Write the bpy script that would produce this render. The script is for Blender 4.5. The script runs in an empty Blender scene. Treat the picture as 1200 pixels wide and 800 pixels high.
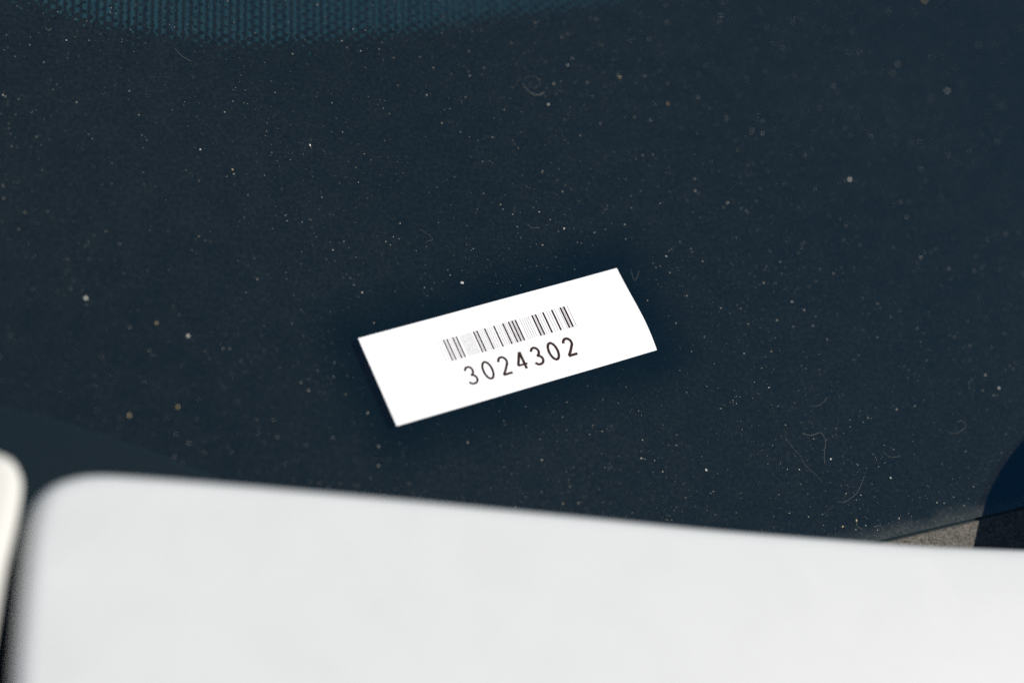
import bpy, bmesh, math, random
from mathutils import Vector, Matrix, noise
from mathutils.geometry import intersect_point_line

random.seed(7)
sc = bpy.context.scene
col = sc.collection
MM = 0.001

# ------------------------------------------------------------------ camera
TILT, PHI, DIST, FOC = math.radians(32.5), math.radians(56), 0.62, 86.0
g = Vector((math.cos(PHI), math.sin(PHI), 0)); q = Vector((math.sin(PHI), -math.cos(PHI), 0)); zz = Vector((0, 0, 1))
k = math.cos(TILT) * g + math.sin(TILT) * zz
F = math.sin(TILT) * g - math.cos(TILT) * zz
E1 = math.cos(PHI) * k + math.sin(PHI) * q
E2 = math.sin(PHI) * k - math.cos(PHI) * q
CAM = -DIST * F
cd = bpy.data.cameras.new('camera'); cam = bpy.data.objects.new('camera', cd); col.objects.link(cam)
cam.matrix_world = Matrix(((E1.x, E2.x, -F.x, CAM.x), (E1.y, E2.y, -F.y, CAM.y), (E1.z, E2.z, -F.z, CAM.z), (0, 0, 0, 1)))
cd.sensor_width = 36; cd.lens = FOC; cd.clip_start = 0.01; cd.clip_end = 100
cd.dof.use_dof = True; cd.dof.focus_distance = DIST + 0.009; cd.dof.aperture_fstop = 4.7
sc.camera = cam
sc.cycles.use_denoising = False
sc.cycles.max_bounces = 4; sc.cycles.diffuse_bounces = 2; sc.cycles.glossy_bounces = 2; sc.cycles.transparent_max_bounces = 6

def at(px, py, z=0.0):
    """the point at height z (metres above the glass) that the photograph shows at (px, py)"""
    s = 36.0 / FOC / 1200
    d = F + E1 * ((px - 600) * s) - E2 * ((py - 400) * s)
    return CAM + d * ((z - CAM.z) / d.z)

# ------------------------------------------------------------------ light
SUN_EL, SUN_AZ = math.radians(54), math.radians(4)
SUN = Vector((math.cos(SUN_EL) * math.cos(SUN_AZ), math.cos(SUN_EL) * math.sin(SUN_AZ), math.sin(SUN_EL)))
w = bpy.data.worlds.new('World'); sc.world = w; w.use_nodes = True
wn = w.node_tree; bg = wn.nodes['Background']
sky = wn.nodes.new('ShaderNodeTexSky'); sky.sky_type = 'NISHITA'; sky.sun_disc = False
sky.sun_elevation = SUN_EL; sky.sun_rotation = math.radians(90) - SUN_AZ
sky.dust_density = 0.15; sky.ozone_density = 4.0; sky.air_density = 0.8
wn.links.new(sky.outputs[0], bg.inputs[0]); bg.inputs[1].default_value = 0.062
sl = bpy.data.lights.new('sun', 'SUN'); sun = bpy.data.objects.new('sun', sl); col.objects.link(sun)
sl.energy = 3.95; sl.angle = math.radians(0.53); sl.color = (1.0, 0.955, 0.89)
sun.rotation_euler = SUN.to_track_quat('Z', 'Y').to_euler()
sun.location = SUN * 2
sc.view_settings.view_transform = 'Standard'; sc.view_settings.look = 'None'
sc.view_settings.gamma = 1; sc.view_settings.use_curve_mapping = False
sc.view_settings.exposure = 0.22

# ------------------------------------------------------------------ helpers
def mat(name):
    m = bpy.data.materials.new(name); m.use_nodes = True
    return m, m.node_tree, m.node_tree.nodes['Principled BSDF']

def N(nt, kind, **kw):
    n = nt.nodes.new('ShaderNode' + kind)
    for a, v in kw.items():
        if a == 'inp':
            for i, x in v.items(): n.inputs[i].default_value = x
        else: setattr(n, a, v)
    return n

def math_node(nt, op, a, b=None, clamp=False):
    n = N(nt, 'Math', operation=op); n.use_clamp = clamp
    for i, x in enumerate((a, b)):
        if x is None: continue
        if isinstance(x, (int, float)): n.inputs[i].default_value = x
        else: nt.links.new(x, n.inputs[i])
    return n.outputs[0]

def ramp(nt, fac, lo, hi, a=0.0, b=1.0):
    n = N(nt, 'MapRange', interpolation_type='SMOOTHSTEP')
    nt.links.new(fac, n.inputs[0])
    for i, v in zip((1, 2, 3, 4), (lo, hi, a, b)): n.inputs[i].default_value = v
    return n.outputs[0]

def tex(nt, scale, detail=3, rough=0.55, vec=None):
    n = N(nt, 'TexNoise'); n.inputs['Scale'].default_value = scale
    n.inputs['Detail'].default_value = detail; n.inputs['Roughness'].default_value = rough
    if vec: nt.links.new(vec, n.inputs['Vector'])
    return n.outputs['Fac']

def coords(nt):
    return N(nt, 'NewGeometry').outputs['Position']

def obj(name, bm, material, parent=None, smooth=False, kind=None):
    me = bpy.data.meshes.new(name)
    bm.normal_update(); bm.to_mesh(me); bm.free()
    for m in (material if isinstance(material, (list, tuple)) else [material]): me.materials.append(m)
    if smooth:
        for p in me.polygons: p.use_smooth = True
    o = bpy.data.objects.new(name, me); col.objects.link(o)
    if parent: o.parent = parent
    if kind: o['kind'] = kind
    return o

def tag(o, label, cat, group=None):
    o['label'] = label; o['category'] = cat
    if group: o['group'] = group
    return o

def thing(name, label, cat, loc=(0, 0, 0), group=None):
    o = bpy.data.objects.new(name, None); col.objects.link(o)
    o.location = loc; o.empty_display_size = 0.01
    return tag(o, label, cat, group)

def child_of(o, parent):
    """parent while keeping world coordinates (parents here are only moved, never turned)"""
    o.parent = parent
    o.matrix_parent_inverse = parent.matrix_world.inverted()
    return o

def smooth_curve(pts, n=8, closed=False):
    P = [Vector(p) for p in pts]; out = []
    L = len(P)
    rng = range(L) if closed else range(L - 1)
    for i in rng:
        if closed: a, b, c, d = P[i - 1], P[i], P[(i + 1) % L], P[(i + 2) % L]
        else: a, b, c, d = P[max(i - 1, 0)], P[i], P[i + 1], P[min(i + 2, L - 1)]
        for j in range(n):
            t = j / n
            out.append(0.5 * ((2 * b) + (c - a) * t + (2 * a - 5 * b + 4 * c - d) * t * t + (3 * b - a - 3 * c + d) * t ** 3))
    if not closed: out.append(P[-1])
    return out

def fill(bm, pts):
    vs = [bm.verts.new(p) for p in pts]
    es = [bm.edges.new((vs[i], vs[(i + 1) % len(vs)])) for i in range(len(vs))]
    r = bmesh.ops.triangle_fill(bm, edges=es, use_beauty=True)
    for f in r['geom']:
        if isinstance(f, bmesh.types.BMFace) and f.normal.z < 0: f.normal_flip()
    return vs

def tube(bm, pts, r, sides=6):
    rings = []
    for i, p in enumerate(pts):
        t = (pts[min(i + 1, len(pts) - 1)] - pts[max(i - 1, 0)]).normalized()
        a = t.cross(Vector((0, 0, 1)))
        if a.length < 1e-6: a = Vector((1, 0, 0))
        a.normalize(); b = t.cross(a).normalized()
        rr = r * (0.35 if i in (0, len(pts) - 1) else 1)
        rings.append([bm.verts.new(p + rr * (math.cos(2 * math.pi * j / sides) * a + math.sin(2 * math.pi * j / sides) * b)) for j in range(sides)])
    for A, B in zip(rings, rings[1:]):
        for j in range(sides): bm.faces.new((A[j], A[(j + 1) % sides], B[(j + 1) % sides], B[j]))
    bm.faces.new(rings[0][::-1]); bm.faces.new(rings[-1])

def box(bm, lo, hi):
    r = bmesh.ops.create_cube(bm, size=1)
    for v in r['verts']:
        v.co = Vector([(lo[i] + hi[i]) / 2 + v.co[i] * (hi[i] - lo[i]) for i in range(3)])

def inset_outline(pts, d):
    """closed outline (counter-clockwise, xy) moved inwards by d"""
    out = []; L = len(pts)
    for i, p in enumerate(pts):
        a = (p - pts[i - 1]).to_2d(); b = (pts[(i + 1) % L] - p).to_2d()
        if a.length < 1e-9: a = b
        if b.length < 1e-9: b = a
        a.normalize(); b.normalize()
        na, nb = Vector((-a.y, a.x)), Vector((-b.y, b.x))
        m = (na + nb); m = m.normalized() if m.length > 1e-6 else na
        m *= d / max(0.4, m.dot(na))
        out.append(Vector((p.x + m.x, p.y + m.y, p.z)))
    return out

def panel(outline, radius, drop, crown, extra=(), grid=0):
    """sheet-metal panel: rolled rim of the given radius, a flange going down, and a crowned skin"""
    bm = bmesh.new(); rings = []
    prof = [(0.0, -drop), (0.0, -drop * 0.5 - radius * 0.5)]
    for i in range(9):
        t = math.pi / 2 * i / 8
        prof.append((radius * (1 - math.cos(t)), -radius * (1 - math.sin(t))))
    prof += list(extra)
    for d, h in prof:
        o = inset_outline(outline, d)
        rings.append([bm.verts.new((p.x, p.y, p.z + h)) for p in o])
    L = len(outline)
    for A, B in zip(rings, rings[1:]):
        for j in range(L):
            bm.faces.new((A[j], A[(j + 1) % L], B[(j + 1) % L], B[j]))
    es = [bm.edges.get((rings[-1][j], rings[-1][(j + 1) % L])) for j in range(L)]
    cap = [f for f in bmesh.ops.triangle_fill(bm, edges=es, use_beauty=True)['geom'] if isinstance(f, bmesh.types.BMFace)]
    if grid:
        xs = [p.x for p in outline]; ys = [p.y for p in outline]
        for ax, lo, hi in ((0, min(xs), max(xs)), (1, min(ys), max(ys))):
            c = lo + grid
            while c < hi:
                geom = list(set(cap) | {e for f in cap for e in f.edges} | {v for f in cap for v in f.verts})
                no = Vector((1, 0, 0)) if ax == 0 else Vector((0, 1, 0))
                bmesh.ops.bisect_plane(bm, geom=geom, plane_co=no * c, plane_no=no, dist=1e-6)
                cap = [f for f in bm.faces if f.calc_center_median().z > outline[0].z - 1e-5 and all(abs(v.co.z - outline[0].z) < 1e-5 for v in f.verts)]
                c += grid
    for v in bm.verts: v.co.z += crown(v.co.x, v.co.y)
    bmesh.ops.recalc_face_normals(bm, faces=bm.faces)
    return bm

# ------------------------------------------------------------------ materials
# dusty glass: a clear reflecting pane with a thin uneven film of dust lying on it
def dust_and_halo(nt):
    P = coords(nt)
    big = ramp(nt, tex(nt, 9, 3, 0.5, P), 0.25, 0.8, 0.85, 1.12)
    fine = ramp(nt, tex(nt, 900, 4, 0.7, P), 0.35, 0.75, 0.65, 1.4)
    mid = ramp(nt, tex(nt, 130, 4, 0.6, P), 0.3, 0.75, 0.88, 1.14)
    a = math_node(nt, 'MULTIPLY', math_node(nt, 'MULTIPLY', big, fine), mid)
    # dark halo round the sticker, painted by thinning the dust film
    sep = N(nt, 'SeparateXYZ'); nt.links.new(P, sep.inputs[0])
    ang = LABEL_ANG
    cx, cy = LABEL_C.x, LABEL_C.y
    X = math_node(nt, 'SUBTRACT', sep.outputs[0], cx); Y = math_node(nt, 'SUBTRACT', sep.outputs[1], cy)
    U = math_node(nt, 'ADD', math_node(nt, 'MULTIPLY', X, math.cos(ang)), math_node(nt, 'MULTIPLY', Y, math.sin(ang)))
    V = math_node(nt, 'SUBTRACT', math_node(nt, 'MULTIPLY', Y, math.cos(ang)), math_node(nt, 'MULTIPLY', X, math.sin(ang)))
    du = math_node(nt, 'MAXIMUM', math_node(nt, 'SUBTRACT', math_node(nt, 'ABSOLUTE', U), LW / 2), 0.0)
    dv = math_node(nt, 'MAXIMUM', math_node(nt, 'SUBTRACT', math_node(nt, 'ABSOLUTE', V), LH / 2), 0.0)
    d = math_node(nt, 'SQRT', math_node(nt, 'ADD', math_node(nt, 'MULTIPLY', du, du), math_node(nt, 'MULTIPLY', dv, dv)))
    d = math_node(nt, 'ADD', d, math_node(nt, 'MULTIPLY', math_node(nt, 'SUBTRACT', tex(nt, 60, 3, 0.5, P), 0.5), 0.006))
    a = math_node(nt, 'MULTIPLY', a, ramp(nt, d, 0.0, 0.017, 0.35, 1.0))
    # silt gathered along the lower edge of the glass
    s0, s1 = EDGE_A, EDGE_B
    t = (s1 - s0).to_2d().normalized()
    n = Vector((-t.y, t.x))
    ed = math_node(nt, 'ADD', math_node(nt, 'MULTIPLY', math_node(nt, 'SUBTRACT', sep.outputs[0], s0.x), n.x),
                   math_node(nt, 'MULTIPLY', math_node(nt, 'SUBTRACT', sep.outputs[1], s0.y), n.y))
    ed = math_node(nt, 'ADD', ed, math_node(nt, 'MULTIPLY', math_node(nt, 'SUBTRACT', tex(nt, 90, 4, 0.6, P), 0.5), 0.006))
    silt = ramp(nt, ed, 0.0002, 0.0050, 1.0, 0.0)
    silt = math_node(nt, 'MULTIPLY', math_node(nt, 'MULTIPLY', silt, fine), 3.2)
    return math_node(nt, 'ADD', a, silt)

LW, LH = 0.0757, 0.0249
c00, c10, c11, c01 = at(466, 500), at(768, 412), at(724, 313), at(418, 396)
LABEL_C = (c00 + c10 + c11 + c01) / 4
_u = ((c10 - c00) + (c11 - c01)).normalized()
LABEL_ANG = math.atan2(_u.y, _u.x)
EDGE_A, EDGE_B = at(1000, 640), at(1140, 607)

FILM = 0.027
def make_dusty_glass():
    m = bpy.data.materials.new('dusty_glass'); m.use_nodes = True; nt = m.node_tree; nt.nodes.clear()
    out = N(nt, 'OutputMaterial')
    tr = N(nt, 'BsdfTransparent'); tr.inputs[0].default_value = (0.80, 0.90, 0.90, 1)
    gl = N(nt, 'BsdfGlossy'); gl.inputs['Roughness'].default_value = 0.05; gl.inputs[0].default_value = (0.15, 0.74, 1, 1)   # coated solar glass
    fr = N(nt, 'Fresnel'); fr.inputs[0].default_value = 1.7
    gb = N(nt, 'NewGeometry').outputs['Backfacing']      # from inside the ply light leaves without total reflection, as through a parallel pane
    ff = math_node(nt, 'ADD', math_node(nt, 'MULTIPLY', fr.outputs[0], math_node(nt, 'SUBTRACT', 1.0, gb)), math_node(nt, 'MULTIPLY', gb, 0.08))
    m1 = N(nt, 'MixShader'); nt.links.new(ff, m1.inputs[0]); nt.links.new(tr.outputs[0], m1.inputs[1]); nt.links.new(gl.outputs[0], m1.inputs[2])
    df = N(nt, 'BsdfDiffuse'); df.inputs[0].default_value = (0.36, 0.375, 0.33, 1)
    m2 = N(nt, 'MixShader')
    nt.links.new(math_node(nt, 'MULTIPLY', dust_and_halo(nt), FILM, True), m2.inputs[0])
    nt.links.new(m1.outputs[0], m2.inputs[1]); nt.links.new(df.outputs[0], m2.inputs[2]); nt.links.new(m2.outputs[0], out.inputs[0])
    return m
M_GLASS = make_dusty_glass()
def make_clean_glass():
    m = bpy.data.materials.new('glass_edge'); m.use_nodes = True; nt = m.node_tree; nt.nodes.clear()
    out = N(nt, 'OutputMaterial'); tr = N(nt, 'BsdfTransparent'); tr.inputs[0].default_value = (0.7, 0.85, 0.82, 1)
    nt.links.new(tr.outputs[0], out.inputs[0]); return m
M_GLASS2 = make_clean_glass()

M_FRIT, nt, b = mat('black_frit'); b.inputs['Base Color'].default_value = (0.0034, 0.0088, 0.0106, 1); b.inputs['Roughness'].default_value = 0.9; b.inputs['Specular IOR Level'].default_value = 0.0

def make_paint(name, base):
    m, nt, b = mat(name)
    b.inputs['Base Color'].default_value = base; b.inputs['Roughness'].default_value = 0.35
    b.inputs['Coat Weight'].default_value = 0.15; b.inputs['Specular IOR Level'].default_value = 0.2; b.inputs['Coat Roughness'].default_value = 0.06
    P = coords(nt)
    n = tex(nt, 60, 5, 0.6, P)
    mx = N(nt, 'MixRGB'); mx.inputs[1].default_value = base; mx.inputs[2].default_value = tuple(c * 0.97 for c in base[:3]) + (1,)
    nt.links.new(ramp(nt, n, 0.4, 0.75), mx.inputs[0]); nt.links.new(mx.outputs[0], b.inputs['Base Color'])
    bp = N(nt, 'Bump'); bp.inputs['Strength'].default_value = 0.03; bp.inputs['Distance'].default_value = 0.0005
    nt.links.new(tex(nt, 250, 2, 0.5, P), bp.inputs['Height']); nt.links.new(bp.outputs[0], b.inputs['Coat Normal'])
    return m
M_PAINT2 = make_paint('wing_paint', (0.70, 0.685, 0.615, 1))
M_PAINT = make_paint('white_paint', (0.645, 0.65, 0.63, 1))

def make_cowl():
    m, nt, b = mat('grained_plastic'); P = coords(nt)
    n1 = tex(nt, 1500, 4, 0.75, P); n2 = tex(nt, 260, 4, 0.6, P)
    cr = N(nt, 'ValToRGB'); cr.color_ramp.elements[0].position = 0.36; cr.color_ramp.elements[1].position = 0.68
    cr.color_ramp.elements[0].color = (0.03, 0.028, 0.024, 1); cr.color_ramp.elements[1].color = (0.205, 0.19, 0.162, 1)
    nt.links.new(math_node(nt, 'ADD', math_node(nt, 'MULTIPLY', n1, 0.75), math_node(nt, 'MULTIPLY', n2, 0.25)), cr.inputs[0])
    nt.links.new(cr.outputs[0], b.inputs['Base Color']); b.inputs['Roughness'].default_value = 0.75; b.inputs['Specular IOR Level'].default_value = 0.25
    bp = N(nt, 'Bump'); bp.inputs['Strength'].default_value = 0.6; bp.inputs['Distance'].default_value = 0.0004
    nt.links.new(n1, bp.inputs['Height']); nt.links.new(bp.outputs[0], b.inputs['Normal'])
    return m
M_COWL = make_cowl()

M_RUBBER, nt, b = mat('black_rubber'); b.inputs['Base Color'].default_value = (0.008, 0.0150, 0.018, 1); b.inputs['Roughness'].default_value = 0.2
bp = N(nt, 'Bump'); bp.inputs['Strength'].default_value = 0.08; bp.inputs['Distance'].default_value = 0.0003
nt.links.new(tex(nt, 700, 3, 0.6, coords(nt)), bp.inputs['Height']); nt.links.new(bp.outputs[0], b.inputs['Normal'])

M_CASTER, nt, b = mat('black_caster_plastic'); b.inputs['Base Color'].default_value = (0.014, 0.014, 0.015, 1); b.inputs['Roughness'].default_value = 0.5
nt.links.new(ramp(nt, tex(nt, 220, 4, 0.6, coords(nt)), 0.3, 0.7, 0.4, 0.65), b.inputs['Roughness'])

M_DASH, nt, b = mat('teal_dashboard'); b.inputs['Roughness'].default_value = 0.8; b.inputs['Specular IOR Level'].default_value = 0.2
mx = N(nt, 'MixRGB'); mx.inputs[1].default_value = (0.012, 0.052, 0.077, 1); mx.inputs[2].default_value = (0.018, 0.066, 0.094, 1)
nt.links.new(ramp(nt, tex(nt, 400, 4, 0.6, coords(nt)), 0.3, 0.7), mx.inputs[0]); nt.links.new(mx.outputs[0], b.inputs['Base Color'])

M_PAPER, nt, b = mat('white_paper'); b.inputs['Base Color'].default_value = (0.90, 0.90, 0.89, 1); b.inputs['Roughness'].default_value = 0.55; b.inputs['Specular IOR Level'].default_value = 0.3
bp = N(nt, 'Bump'); bp.inputs['Strength'].default_value = 0.05; bp.inputs['Distance'].default_value = 0.0001
nt.links.new(tex(nt, 2500, 3, 0.6, coords(nt)), bp.inputs['Height']); nt.links.new(bp.outputs[0], b.inputs['Normal'])
M_INK, nt, b = mat('brown_black_ink'); b.inputs['Base Color'].default_value = (0.028, 0.012, 0.009, 1); b.inputs['Specular IOR Level'].default_value = 0.15
nt.links.new(ramp(nt, tex(nt, 3000, 2, 0.5, coords(nt)), 0.3, 0.7, 0.5, 0.7), b.inputs['Roughness'])

def make_dust(name, stops):
    m, nt, b = mat(name); cr = N(nt, 'ValToRGB'); gi = N(nt, 'NewGeometry')
    cr.color_ramp.elements[0].color = stops[0][1]; cr.color_ramp.elements[0].position = stops[0][0]
    cr.color_ramp.elements[1].color = stops[1][1]; cr.color_ramp.elements[1].position = stops[1][0]
    for p, c in stops[2:]:
        e = cr.color_ramp.elements.new(p); e.color = c
    nt.links.new(gi.outputs['Random Per Island'], cr.inputs[0]); nt.links.new(cr.outputs[0], b.inputs['Base Color'])
    b.inputs['Roughness'].default_value = 0.7
    return m
M_DUST = make_dust('pale_dust', [(0.0, (0.10, 0.10, 0.095, 1)), (1.0, (0.72, 0.68, 0.60, 1)), (0.5, (0.20, 0.20, 0.19, 1)), (0.8, (0.30, 0.26, 0.18, 1))])
M_GRAIN_W, nt, b = mat('pale_sand'); b.inputs['Roughness'].default_value = 0.6
mx = N(nt, 'MixRGB'); mx.inputs[1].default_value = (0.70, 0.67, 0.60, 1); mx.inputs[2].default_value = (0.5, 0.46, 0.38, 1)
nt.links.new(tex(nt, 4000, 2, 0.5, coords(nt)), mx.inputs[0]); nt.links.new(mx.outputs[0], b.inputs['Base Color'])
M_GRAIN_T, nt, b = mat('tan_sand'); b.inputs['Roughness'].default_value = 0.6
mx = N(nt, 'MixRGB'); mx.inputs[1].default_value = (0.52, 0.40, 0.22, 1); mx.inputs[2].default_value = (0.38, 0.27, 0.13, 1)
nt.links.new(tex(nt, 4000, 2, 0.5, coords(nt)), mx.inputs[0]); nt.links.new(mx.outputs[0], b.inputs['Base Color'])
M_LINT, nt, b = mat('grey_lint'); b.inputs['Roughness'].default_value = 0.8
mx = N(nt, 'MixRGB'); mx.inputs[1].default_value = (0.26, 0.25, 0.22, 1); mx.inputs[2].default_value = (0.15, 0.15, 0.14, 1)
nt.links.new(tex(nt, 1500, 2, 0.5, coords(nt)), mx.inputs[0]); nt.links.new(mx.outputs[0], b.inputs['Base Color'])

# ------------------------------------------------------------------ windscreen (glass > , printed band)
edge_t = (EDGE_B - EDGE_A).normalized()
edge_n = Vector((-edge_t.y, edge_t.x, 0))
GL0, GL1 = EDGE_A - edge_t * 0.50, EDGE_A + edge_t * 0.30       # lower edge of the glass
TOP = 0.42
ws = thing('windscreen', 'dusty car windscreen with a black printed band and dotted fade at the top', 'windscreen', EDGE_A)
gt = [GL0, GL1, GL1 + edge_n * TOP, GL0 + edge_n * TOP]
bm = bmesh.new()
tv = [bm.verts.new((p.x, p.y, 0)) for p in gt]; bv = [bm.verts.new((p.x, p.y, -0.0018)) for p in gt]
f = bm.faces.new(tv); f.material_index = 0
bm.faces.new(bv[::-1]).material_index = 1
for i in range(4): bm.faces.new((tv[i - 1], bv[i - 1], bv[i], tv[i])).material_index = 1
bmesh.ops.recalc_face_normals(bm, faces=bm.faces)
bpy.context.view_layer.update()
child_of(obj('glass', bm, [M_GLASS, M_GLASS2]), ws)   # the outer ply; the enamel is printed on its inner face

ZF = -0.0020
curve_px = [(-60, -420), (-22, -160), (-5, -60), (12, -12), (50, 13), (110, 32), (190, 48), (270, 56), (340, 55), (420, 49), (500, 41), (600, 25), (700, 10), (790, -6), (900, -25), (1100, -65), (1400, -130)]
edge_curve = smooth_curve([at(x, y + 11, ZF) for x, y in curve_px], 8)
def inside(p):     # into-the-clear-area distance, positive in the clear part
    best, sgn = 9, 1
    for a, b_ in zip(edge_curve, edge_curve[1:]):
        ab = b_ - a; t = max(0, min(1, (p - a).dot(ab) / ab.length_squared)); c = a + ab * t
        d = (p - c).length
        if d < best:
            best = d; sgn = 1 if (ab.x * (p.y - a.y) - ab.y * (p.x - a.x)) > 0 else -1
    return best * sgn
bm = bmesh.new()
def z_at(p, z): return Vector((p.x, p.y, z))
out = list(edge_curve) + [z_at(GL1 + edge_n * TOP, ZF), z_at(GL1, ZF), z_at(GL0, ZF), z_at(GL0 + edge_n * TOP, ZF)]
fill(bm, out)
child_of(obj('frit_band', bm, M_FRIT), ws)
# halftone dots: big and merging at the band, small further in
bm = bmesh.new()
ay = (at(330, 10, ZF) - at(330, 40, ZF)).normalized(); ax = Vector((ay.y, -ay.x, 0))
o0 = at(300, 20, ZF); P2 = 3.2 * MM; kz = 0
for i in range(-60, 110):
    for j in range(-24, 60):
        p = o0 + ax * (i * P2 / 2) + ay * (j * P2 / 2 * 0.92)
        if (i + j) % 2: continue
        d = inside(p)
        if d < -0.0005 or d > 0.05: continue
        r = 1.60 * MM - 0.135 * d
        r = max(r, 0.42 * MM)
        r *= random.uniform(0.96, 1.04)
        kz = (kz + 1) % 7
        zc = ZF + 0.00004 + kz * 0.000012
        vs = [bm.verts.new((p.x + r * math.cos(2 * math.pi * a / 14), p.y + r * math.sin(2 * math.pi * a / 14), zc)) for a in range(14)]
        bm.faces.new(vs)
child_of(obj('frit_dot_fade', bm, M_FRIT, kind='stuff'), ws)

# ------------------------------------------------------------------ dashboard seen through the clear glass
dz = -0.030
dash = thing('dashboard', 'dark teal ribbed dashboard seen through the clear glass at the top', 'dashboard', at(300, -60, dz))
bpy.context.view_layer.update()
bm = bmesh.new()
A, B, C_, D_ = at(-250, 130, dz), at(1100, 130, dz), at(1100, -500, dz), at(-250, -500, dz)
for z0 in (0,):
    box(bm, (min(A.x, D_.x), min(A.y, B.y), dz - 0.01), (max(B.x, C_.x), max(C_.y, D_.y), dz))
child_of(obj('dashboard_skin', bm, M_DASH), dash)
bm = bmesh.new()
ry = (at(330, -60, dz) - at(330, 40, dz)).normalized(); rx = Vector((ry.y, -ry.x, 0)); r0 = at(300, 60, dz)
for i in range(-50, 75):
    p = r0 + rx * (i * 2.15 * MM)
    a, b_ = p - ry * 0.02, p + ry * 0.10
    vs = []
    for e in (a, b_):
        vs.append([bm.verts.new(Vector((e.x, e.y, dz - 0.0005)) + rx * s_ * MM + Vector((0, 0, h * MM))) for s_, h in ((-0.80, 0), (-0.60, 1.5), (0.60, 1.5), (0.80, 0))])
    for j in range(3): bm.faces.new((vs[0][j], vs[0][j + 1], vs[1][j + 1], vs[1][j]))
    bm.faces.new(vs[0][::-1]); bm.faces.new(vs[1])
bmesh.ops.recalc_face_normals(bm, faces=bm.faces)
child_of(obj('rib', bm, M_DASH, kind='stuff'), dash)

# ------------------------------------------------------------------ cowl trim below the glass
cw = thing('cowl_trim', 'grey grained plastic cowl strip with dust below the windscreen glass', 'cowl', EDGE_A)
bpy.context.view_layer.update()
def strip(bm, prof):
    rows = []
    for tpos in [i / 24 for i in range(25)]:
        b0 = GL0 + (GL1 - GL0) * tpos
        rows.append([bm.verts.new((b0.x + edge_n.x * d, b0.y + edge_n.y * d, h)) for d, h in prof])
    for A_, B_ in zip(rows, rows[1:]):
        for j in range(len(prof) - 1): bm.faces.new((A_[j], B_[j], B_[j + 1], A_[j + 1]))
    bmesh.ops.recalc_face_normals(bm, faces=bm.faces)
bm = bmesh.new()
strip(bm, [(-0.0005, -0.012), (-0.0005, -0.0010), (-0.0008, -0.0006), (-0.0013, -0.0004), (-0.03, -0.0015), (-0.055, -0.006), (-0.06, -0.03), (-0.30, -0.035)])
child_of(obj('cowl_panel', bm, M_COWL), cw)
bm = bmesh.new()
strip(bm, [(0.0005, -0.0016), (-0.0025, -0.0016), (-0.003, -0.02)])
child_of(obj('gap_seal', bm, M_RUBBER), cw)

# smooth dark sheet lying on the glass by the wing
sheet_px = [(-300, 395), (-200, 420), (-100, 446), (0, 474), (70, 492), (140, 515), (200, 536), (260, 562), (330, 602), (420, 680)]
sc_pts = smooth_curve([at(x, y, 0.0012) for x, y in sheet_px], 5)
tail = [at(420, 900, 0.0012), at(-300, 900, 0.0012)]
ol = [z_at(p, 0.0016) for p in sc_pts + tail][::-1]
bm = panel(ol, 0.0012, 0.0014, lambda x, y: 0.0)
tag(obj('corner_sheet', bm, M_RUBBER, smooth=True), 'smooth dark sheet on the glass behind the bonnet corner', 'seal')

# ------------------------------------------------------------------ bonnet
HZ = 0.050
hood_px = [(1500, 652), (1350, 648), (1200, 643), (1100, 639), (1000, 632), (850, 620), (700, 605), (550, 590), (400, 575), (250, 561), (165, 554), (125, 552), (98, 554.5), (74, 562), (56, 576), (46, 597), (39, 632), (32, 690), (26, 760), (22, 830), (15, 960), (7, 1150), (-1, 1400)]
ho = smooth_curve([at(x - 7, y - 6, HZ) for x, y in hood_px], 6)
last = ho[-1]; first = ho[0]
ho += [Vector((first.x, last.y, HZ))]
crown = lambda x, y: -0.25 * max(0.0, (at(600, 600, HZ).y - y)) ** 2 - 0.06 * (x - 0.05) ** 2
bm = panel(ho, 0.0045, 0.008, crown, grid=0.03)
hood = obj('bonnet', bm, M_PAINT, smooth=True)
tag(hood, 'white painted car bonnet with a rounded rear corner below the windscreen', 'bonnet')

# wing on the left
WZ = 0.049
wing_px = [(28, 566), (25, 548), (17, 535), (5, 528), (-10, 524), (-80, 512), (-250, 490), (-250, 1150), (-52, 1150), (-36, 930), (-19, 820), (-6, 745), (8, 665), (22, 605)]
wo = smooth_curve([at(x, y, WZ) for x, y in wing_px], 6, closed=True)
bm = panel(wo, 0.0035, 0.007, lambda x, y: 0.0)
tag(obj('front_wing', bm, M_PAINT2, smooth=True), 'white painted car wing with a narrow dark gap beside the bonnet', 'wing')

# ------------------------------------------------------------------ added shadow caster out of view, wiper-like, head outlined from the shadow wanted
WH = 0.040
sh_px = [(1118, 760), (1131, 690), (1139, 648), (1146, 612), (1155, 582), (1173, 548), (1200, 516), (1238, 492), (1285, 482), (1335, 492), (1375, 525), (1390, 580), (1372, 650), (1345, 760)]
off = SUN * (WH / SUN.z)
wl = smooth_curve([at(x - 2, y - 5, 0) + off for x, y in sh_px], 5, closed=True)[::-1]
cx = sum((p for p in wl), Vector()) / len(wl)
wp = thing('shadow_caster', 'unseen black shadow caster, wiper-like head on a spindle beside the windscreen', 'wiper', (cx.x, cx.y, 0))
bpy.context.view_layer.update()
bm = panel(wl, 0.003, 0.011, lambda x, y: 0.0, extra=((0.008, 0.0012),))
child_of(obj('caster_head', bm, M_CASTER, smooth=True), wp)
bm = bmesh.new()
sp = at(1300, 640, 0) + off
prof = [(0.011, -0.03), (0.011, WH - 0.012), (0.013, WH - 0.010), (0.013, WH - 0.004)]
rr = [[bm.verts.new((sp.x + r * math.cos(a * math.pi / 12), sp.y + r * math.sin(a * math.pi / 12), h)) for a in range(24)] for r, h in prof]
for A_, B_ in zip(rr, rr[1:]):
    for j in range(24): bm.faces.new((A_[j], A_[(j + 1) % 24], B_[(j + 1) % 24], B_[j]))
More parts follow.
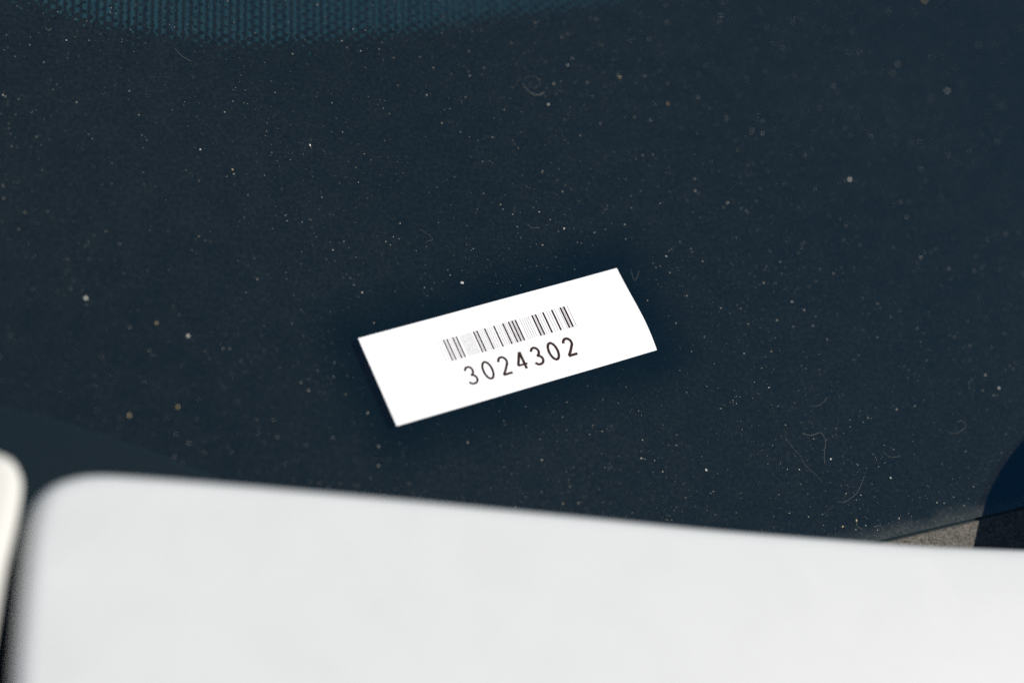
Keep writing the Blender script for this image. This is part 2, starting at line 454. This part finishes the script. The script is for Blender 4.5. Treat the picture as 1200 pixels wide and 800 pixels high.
bm.faces.new(rr[-1])
child_of(obj('spindle', bm, M_CASTER, smooth=True), wp)
bm = bmesh.new()
a0 = at(1330, 560, 0) + off; a1 = at(1900, 380, 0) + off
dirn = (a1 - a0).normalized(); sd = Vector((-dirn.y, dirn.x, 0))
rows = []
for t, hw, h in ((0, 0.009, WH - 0.004), (0.15, 0.0085, WH - 0.002), (0.6, 0.0065, WH - 0.012), (1.0, 0.005, 0.022)):
    c = a0 + (a1 - a0) * t
    rows.append([bm.verts.new(Vector((c.x, c.y, h + dz_)) + sd * s_ * hw) for s_, dz_ in ((-1, -0.006), (-1, -0.001), (-0.7, 0.0005), (0.7, 0.0005), (1, -0.001), (1, -0.006))])
for A_, B_ in zip(rows, rows[1:]):
    for j in range(6): bm.faces.new((A_[j], A_[(j + 1) % 6], B_[(j + 1) % 6], B_[j]))
bm.faces.new(rows[0]); bm.faces.new(rows[-1][::-1])
bmesh.ops.recalc_face_normals(bm, faces=bm.faces)
child_of(obj('arm', bm, M_CASTER), wp)

# ------------------------------------------------------------------ barcode sticker
lab = thing('barcode_label', 'white paper sticker printed with a barcode and the number 3024302', 'label', (LABEL_C.x, LABEL_C.y, 0))
lab.rotation_euler = (0, 0, LABEL_ANG)
bpy.context.view_layer.update()
LI = lab.matrix_world.inverted()
def lz(u, v):      # height of the paper above the glass: the right-hand end stands off a little
    a = max(0.0, (u / LW + 0.5 - 0.72) / 0.28); a = a * a * (3 - 2 * a)
    b_ = max(0.0, 0.5 - v / LH); s_ = math.sin(min(1.0, b_) ** 1.6 * math.pi * 0.95)
    return 0.00012 + 0.0012 * a * s_ + 0.00005 * math.sin(u * 160 + 1)
bm = bmesh.new(); NU, NV = 60, 20
gtop = [[bm.verts.new(((i / NU - 0.5) * LW, (j / NV - 0.5) * LH, lz((i / NU - 0.5) * LW, (j / NV - 0.5) * LH))) for j in range(NV + 1)] for i in range(NU + 1)]
gbot = [[bm.verts.new(v.co - Vector((0, 0, 0.00010))) for v in r_] for r_ in gtop]
for i in range(NU):
    for j in range(NV):
        bm.faces.new((gtop[i][j], gtop[i + 1][j], gtop[i + 1][j + 1], gtop[i][j + 1]))
        bm.faces.new((gbot[i][j + 1], gbot[i + 1][j + 1], gbot[i + 1][j], gbot[i][j]))
ring = [(i, 0) for i in range(NU)] + [(NU, j) for j in range(NV)] + [(i, NV) for i in range(NU, 0, -1)] + [(0, j) for j in range(NV, 0, -1)]
for n_, (i, j) in enumerate(ring):
    i2, j2 = ring[(n_ + 1) % len(ring)]
    bm.faces.new((gtop[i][j], gbot[i][j], gbot[i2][j2], gtop[i2][j2]))
bmesh.ops.recalc_face_normals(bm, faces=bm.faces)
obj('paper', bm, M_PAPER, lab, smooth=False)

def lab_uv(x, y):
    p = LI @ at(x, y, 0.0001); return p.x, p.y
# bars: (x of the bar's upper end in the photograph, relative width)
thick = [519.8, 523.8, 530.6, 534.6, 554.8, 558.7, 567.8, 578.5, 588.9, 595.6, 599.6, 603.5, 623.0, 627.0, 635.8, 646.2, 656.2, 660.2]
thin = [513.2, 516.6, 521.8, 526.4, 528.4, 532.6, 539.0, 540.8, 542.6, 544.4, 546.2, 548.0, 549.8, 551.6, 556.8, 561.4, 563.4, 565.5, 570.4, 572.8, 575.4, 581.6, 584.0, 586.6,
        591.0, 593.2, 597.6, 601.5, 608.4, 610.9, 613.4, 615.9, 618.4, 625.0, 629.9, 632.9, 639.9, 642.9, 649.4, 653.8, 658.2, 664.1]
bu0 = lab_uv(519.8, 398.5); bu1 = lab_uv(660.2, 358.6); bb0 = lab_uv(531.0, 422.2); bb1 = lab_uv(672.2, 383.2)
vt = (bu0[1] + bu1[1]) / 2; vb = (bb0[1] + bb1[1]) / 2
def bar_u(x):
    y = 398.5 + (x - 519.8) * (358.6 - 398.5) / (660.2 - 519.8)
    return lab_uv(x, y)[0]
def bar(x, wd):
    u = bar_u(x); h = wd / 2; bm = bmesh.new()
    for a, b_ in ((vb, vt),):
        vs = [bm.verts.new((u + s_ * h, v, lz(u, v) + 0.00003)) for s_, v in ((-1, a), (1, a), (1, b_), (-1, b_))]
        vd = [bm.verts.new(v.co - Vector((0, 0, 0.000025))) for v in vs]
        bm.faces.new(vs)
        for i in range(4): bm.faces.new((vs[i - 1], vd[i - 1], vd[i], vs[i]))
    bmesh.ops.recalc_face_normals(bm, faces=bm.faces)
    obj('bar', bm, M_INK, lab)
for x in thick: bar(x, 0.00037 + 0.00015 * (x - 519) / 141)
for x in thin: bar(x, 0.00006 + 0.00003 * (x - 519) / 141)

# digits drawn as pen strokes in a 1 wide x 1.75 high cell
def arc(cx, cy, rx, ry, a0, a1, n=14):
    return [(cx + rx * math.cos(math.radians(a0 + (a1 - a0) * i / n)), cy + ry * math.sin(math.radians(a0 + (a1 - a0) * i / n))) for i in range(n + 1)]
G = {
    '0': [arc(0.5, 0.875, 0.45, 0.83, 90, 450, 32)],
    '2': [arc(0.48, 1.24, 0.42, 0.46, 172, -32, 14) + [(0.42, 0.45), (0.03, 0.04)], [(0.0, 0.04), (0.98, 0.04)]],
    '3': [arc(0.46, 1.29, 0.38, 0.41, 165, -90, 16), arc(0.46, 0.46, 0.46, 0.42, 90, -160, 18)],
    '4': [[(0.72, 0.0), (0.72, 1.70)], [(0.70, 1.70), (0.03, 0.48)], [(0.0, 0.47), (1.02, 0.47)]],
}
d0 = lab_uv(571.8, 433.7); d1 = lab_uv(648.4, 411.5)
pitch = (d1[0] - d0[0]) / 4
DH = 0.0050; DW = 0.0027
def stroke(bm, pts, wd, layer):
    P = [Vector(p) for p in pts]; L_, R_ = [], []
    closed = (P[0] - P[-1]).length < 1e-7
    for i, p in enumerate(P):
        a = P[i - 1] if i else (P[-2] if closed else p); b_ = P[i + 1] if i < len(P) - 1 else (P[1] if closed else p)
        t = (b_ - a).normalized(); n_ = Vector((-t.y, t.x)) * wd / 2
        zt = lz(p.x, p.y) + 0.00003 + layer
        L_.append(bm.verts.new((p.x + n_.x, p.y + n_.y, zt))); R_.append(bm.verts.new((p.x - n_.x, p.y - n_.y, zt)))
    for i in range(len(P) - 1): bm.faces.new((R_[i], R_[i + 1], L_[i + 1], L_[i]))
for i, ch in enumerate('3024302'):
    cu = d0[0] + (i - 1) * pitch; cv = d0[1] + (d1[1] - d0[1]) / 4 * (i - 1)
    bm = bmesh.new()
    for li, st in enumerate(G[ch]):
        wd = 0.00060 + 0.000025 * i
        if ch == '4': wd = (0.00076, 0.00072, 0.00057)[li]
        if ch in '0' : wd *= 1.0
        stroke(bm, [(cu + (x - 0.5) * DW, cv + (y / 1.75 - 0.5) * DH) for x, y in st], wd, li * 0.000006)
    obj('digit', bm, M_INK, lab)

# ------------------------------------------------------------------ dust
def speck(bm, p, r, flat=0.6):
    n_ = 5; ph = random.random() * 6.28; el = random.uniform(1, 1.6); ax_ = random.random() * 3.14
    ring_ = []
    for a in range(n_):
        t = ph + a * 2 * math.pi / n_; rr_ = r * random.uniform(0.75, 1.2)
        x, y = rr_ * math.cos(t) * el, rr_ * math.sin(t)
        ring_.append(bm.verts.new((p.x + x * math.cos(ax_) - y * math.sin(ax_), p.y + x * math.sin(ax_) + y * math.cos(ax_), p.z + r * flat * 0.35)))
    top = bm.verts.new((p.x + r * random.uniform(-.2, .2), p.y + r * random.uniform(-.2, .2), p.z + r * flat)); bot = bm.verts.new((p.x, p.y, p.z))
    for a in range(n_):
        bm.faces.new((ring_[a], ring_[(a + 1) % n_], top)); bm.faces.new((ring_[(a + 1) % n_], ring_[a], bot))

def on_label(p):
    l = LI @ p; return abs(l.x) < LW / 2 + 0.001 and abs(l.y) < LH / 2 + 0.001
def near_label(p):
    l = LI @ p; return max(abs(l.x) - LW / 2, abs(l.y) - LH / 2)
bm = bmesh.new(); cnt = 0
while cnt < 16000:
    px, py = random.uniform(-150, 1350), random.uniform(-120, 700)
    p = at(px, py, 0.00002)
    # uneven: clumps and streaks, thinner towards the lower left
    dens = 0.30 + 0.9 * max(0.0, noise.noise(Vector((p.x * 28, p.y * 28, 3.1))) + 0.35) + 0.8 * max(0.0, noise.noise(Vector((p.x * 110, p.y * 110, 8.0))))
    dens *= 0.55 + 0.6 * max(0, min(1, px / 1000))
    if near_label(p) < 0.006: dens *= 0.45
    if (p - EDGE_A).dot(edge_n) < 0.010: dens *= 1.8
    if random.random() > dens or on_label(p) or (p - EDGE_A).dot(edge_n) < 0.0005: continue
    r = 0.039 * MM * math.exp(random.gauss(0, 0.62))
    r = min(r, 0.19 * MM)
    speck(bm, p, r); cnt += 1
dust = obj('dust', bm, M_DUST, kind='stuff')
tag(dust, 'fine pale dust specks scattered over the dark windscreen glass', 'dust')
dust['kind'] = 'stuff'

def grain(px, py, r, label, m):
    bm = bmesh.new()
    bmesh.ops.create_icosphere(bm, subdivisions=2, radius=1)
    ph = Vector((random.random() * 9, random.random() * 9, random.random() * 9))
    sx, sy = random.uniform(0.9, 1.35), random.uniform(0.75, 1.05)
    for v in bm.verts:
        d = 1 + 0.35 * noise.noise(v.co * 1.4 + ph)
        v.co = Vector((v.co.x * sx * r * d, v.co.y * sy * r * d, (v.co.z * 0.7 * d + 0.68) * r))
    o = obj('sand_grain', bm, m, smooth=False)
    p = at(px, py, 0); o.location = p; o.rotation_euler = (0, 0, random.random() * 6.28)
    tag(o, label, 'grain', 'sand grains on the windscreen')
    return o
GR = [
    (541, 332, .48, 'pale oblong sand grain just above the top edge of the sticker', M_GRAIN_W),
    (363, 171, .34, 'small white grain above and left of the sticker, near the picture top', M_GRAIN_W),
    (272, 199, .32, 'tan grain on the glass below the dotted fade, left of a white one', M_GRAIN_T),
    (995, 211, .46, 'bright white grain on the glass high on the right', M_GRAIN_W),
    (1109, 107, .42, 'round pale blurred grain nearest the upper right corner', M_GRAIN_W),
    (1051, 76, .40, 'faint greyish blurred grain left of the round pale one, upper right', M_LINT),
    (1083, 1, .5, 'orange tan blurred grain cut by the top edge of the picture', M_GRAIN_T),
    (726, 91, .28, 'tiny tan grain right of the long curved fibre near the top', M_GRAIN_T),
    (827, 551, .40, 'bright pale grain on the glass below the sticker, near the bonnet', M_GRAIN_W),
    (100, 350, .48, 'pale blurred grain near the left edge of the picture, level with the sticker', M_GRAIN_W),
    (183, 379, .32, 'small tan blurred grain left of the sticker, above its neighbour', M_GRAIN_T),
    (220, 394, .38, 'pale blurred grain left of the sticker, nearest to it', M_GRAIN_W),
    (208, 477, .36, 'blurred tan grain right of the pair above the bonnet corner', M_GRAIN_T),
    (151, 487, .40, 'yellowish blurred grain above the bonnet corner and dark sheet', M_GRAIN_T),
    (973, 538, .30, 'small white grain beside the long lint hair at lower right', M_GRAIN_W),
    (1043, 560, .34, 'white grain on the glass left of the rounded dark shadow', M_GRAIN_W),
    (782, 122, .30, 'brownish grain right of the tiny tan one near the top', M_GRAIN_T),
    (1170, 455, .34, 'grey white grain above the rounded dark shadow at right', M_GRAIN_W),
    (642, 123, .26, 'tiny white grain below the long curved fibre near the top', M_GRAIN_W),
    (1003, 610, .34, 'yellow grain at the lower edge of the glass beside the cowl', M_GRAIN_T),
    (987, 617, .30, 'yellow tan grain nearest the bonnet edge at lower right', M_GRAIN_T),
]
for gx, gy, gr, gl_, gm in GR: grain(gx, gy, gr * MM * 0.88, gl_, gm)

def lint(path, r, label, amp=0.0):
    path = [(x + random.uniform(-1.2, 1.2), y + random.uniform(-1.2, 1.2)) for x, y in path]
    pts = smooth_curve([at(x, y, 0.00010 + amp * math.sin(i * 1.7) ** 2) for i, (x, y) in enumerate(path)], 6)
    pts = [p + Vector((random.gauss(0, 0.06), random.gauss(0, 0.06), 0)) * MM for p in pts]
    c = pts[len(pts) // 2].copy(); c.z = 0
    bm = bmesh.new(); tube(bm, [p - c for p in pts], r)
    o = obj('lint_fibre', bm, M_LINT, smooth=True); o.location = c
    tag(o, label, 'lint', 'lint fibres on the windscreen')
LF = [
    ([(612, 97), (616, 106), (624, 110), (632, 112), (639, 108)], .10, 'bright curved lint fibre with fuzz near the picture top'),
    ([(614, 92), (620, 89), (628, 92), (633, 99), (626, 103), (619, 99)], .03, 'faint fuzzy loop above the bright curved fibre'),
    ([(618, 263), (624, 266), (632, 266)], .055, 'short pale lint bit above the sticker'),
    ([(740, 317), (740, 324), (744, 328), (748, 325), (748, 317)], .04, 'tiny hook-shaped hair at the upper right corner of the sticker'),
    ([(920, 511), (927, 523), (936, 533), (945, 546), (956, 556), (964, 564)], .045, 'long slanting lint hair on the glass at lower right'),
    ([(940, 508), (950, 511), (962, 507), (967, 515), (965, 528), (965, 543)], .06, 'bent tan lint fibre right of the long slanting hair'),
    ([(982, 587), (993, 586), (1003, 578), (1010, 566), (1012, 556)], .045, 'wide arc of lint just above the bonnet edge at lower right'),
    ([(1034, 528), (1042, 533), (1050, 535), (1057, 532)], .045, 'wavy lint bit above the white grain left of the shadow'),
    ([(1107, 504), (1114, 508), (1123, 507), (1131, 500), (1129, 494), (1121, 494)], .04, 'curled lint loop above the rounded dark shadow'),
    ([(1003, 606), (1004, 616), (1010, 620)], .07, 'yellowish lint clump at the lower glass edge'),
    ([(1024, 617), (1030, 615), (1037, 620)], .06, 'short yellowish lint strand nearest the cowl strip'),
    ([(1136, 457), (1137, 448), (1141, 444)], .045, 'upright lint bit above the curled loop at right'),
    ([(205, 58), (210, 64), (217, 67), (224, 71)], .055, 'slanting lint hair just below the dotted fade at left'),
    ([(52, 33), (57, 37), (60, 34)], .07, 'small bright kinked lint near the upper left corner'),
    ([(490, 268), (500, 273), (506, 279), (500, 284)], .03, 'faint thin lint hook above left of the sticker'),
    ([(949, 474), (958, 475), (965, 471), (968, 466)], .03, 'faint lint arc right of the sticker above the long hair'),
]
for path, r, l in LF: lint(path, r * MM * 0.62, l)
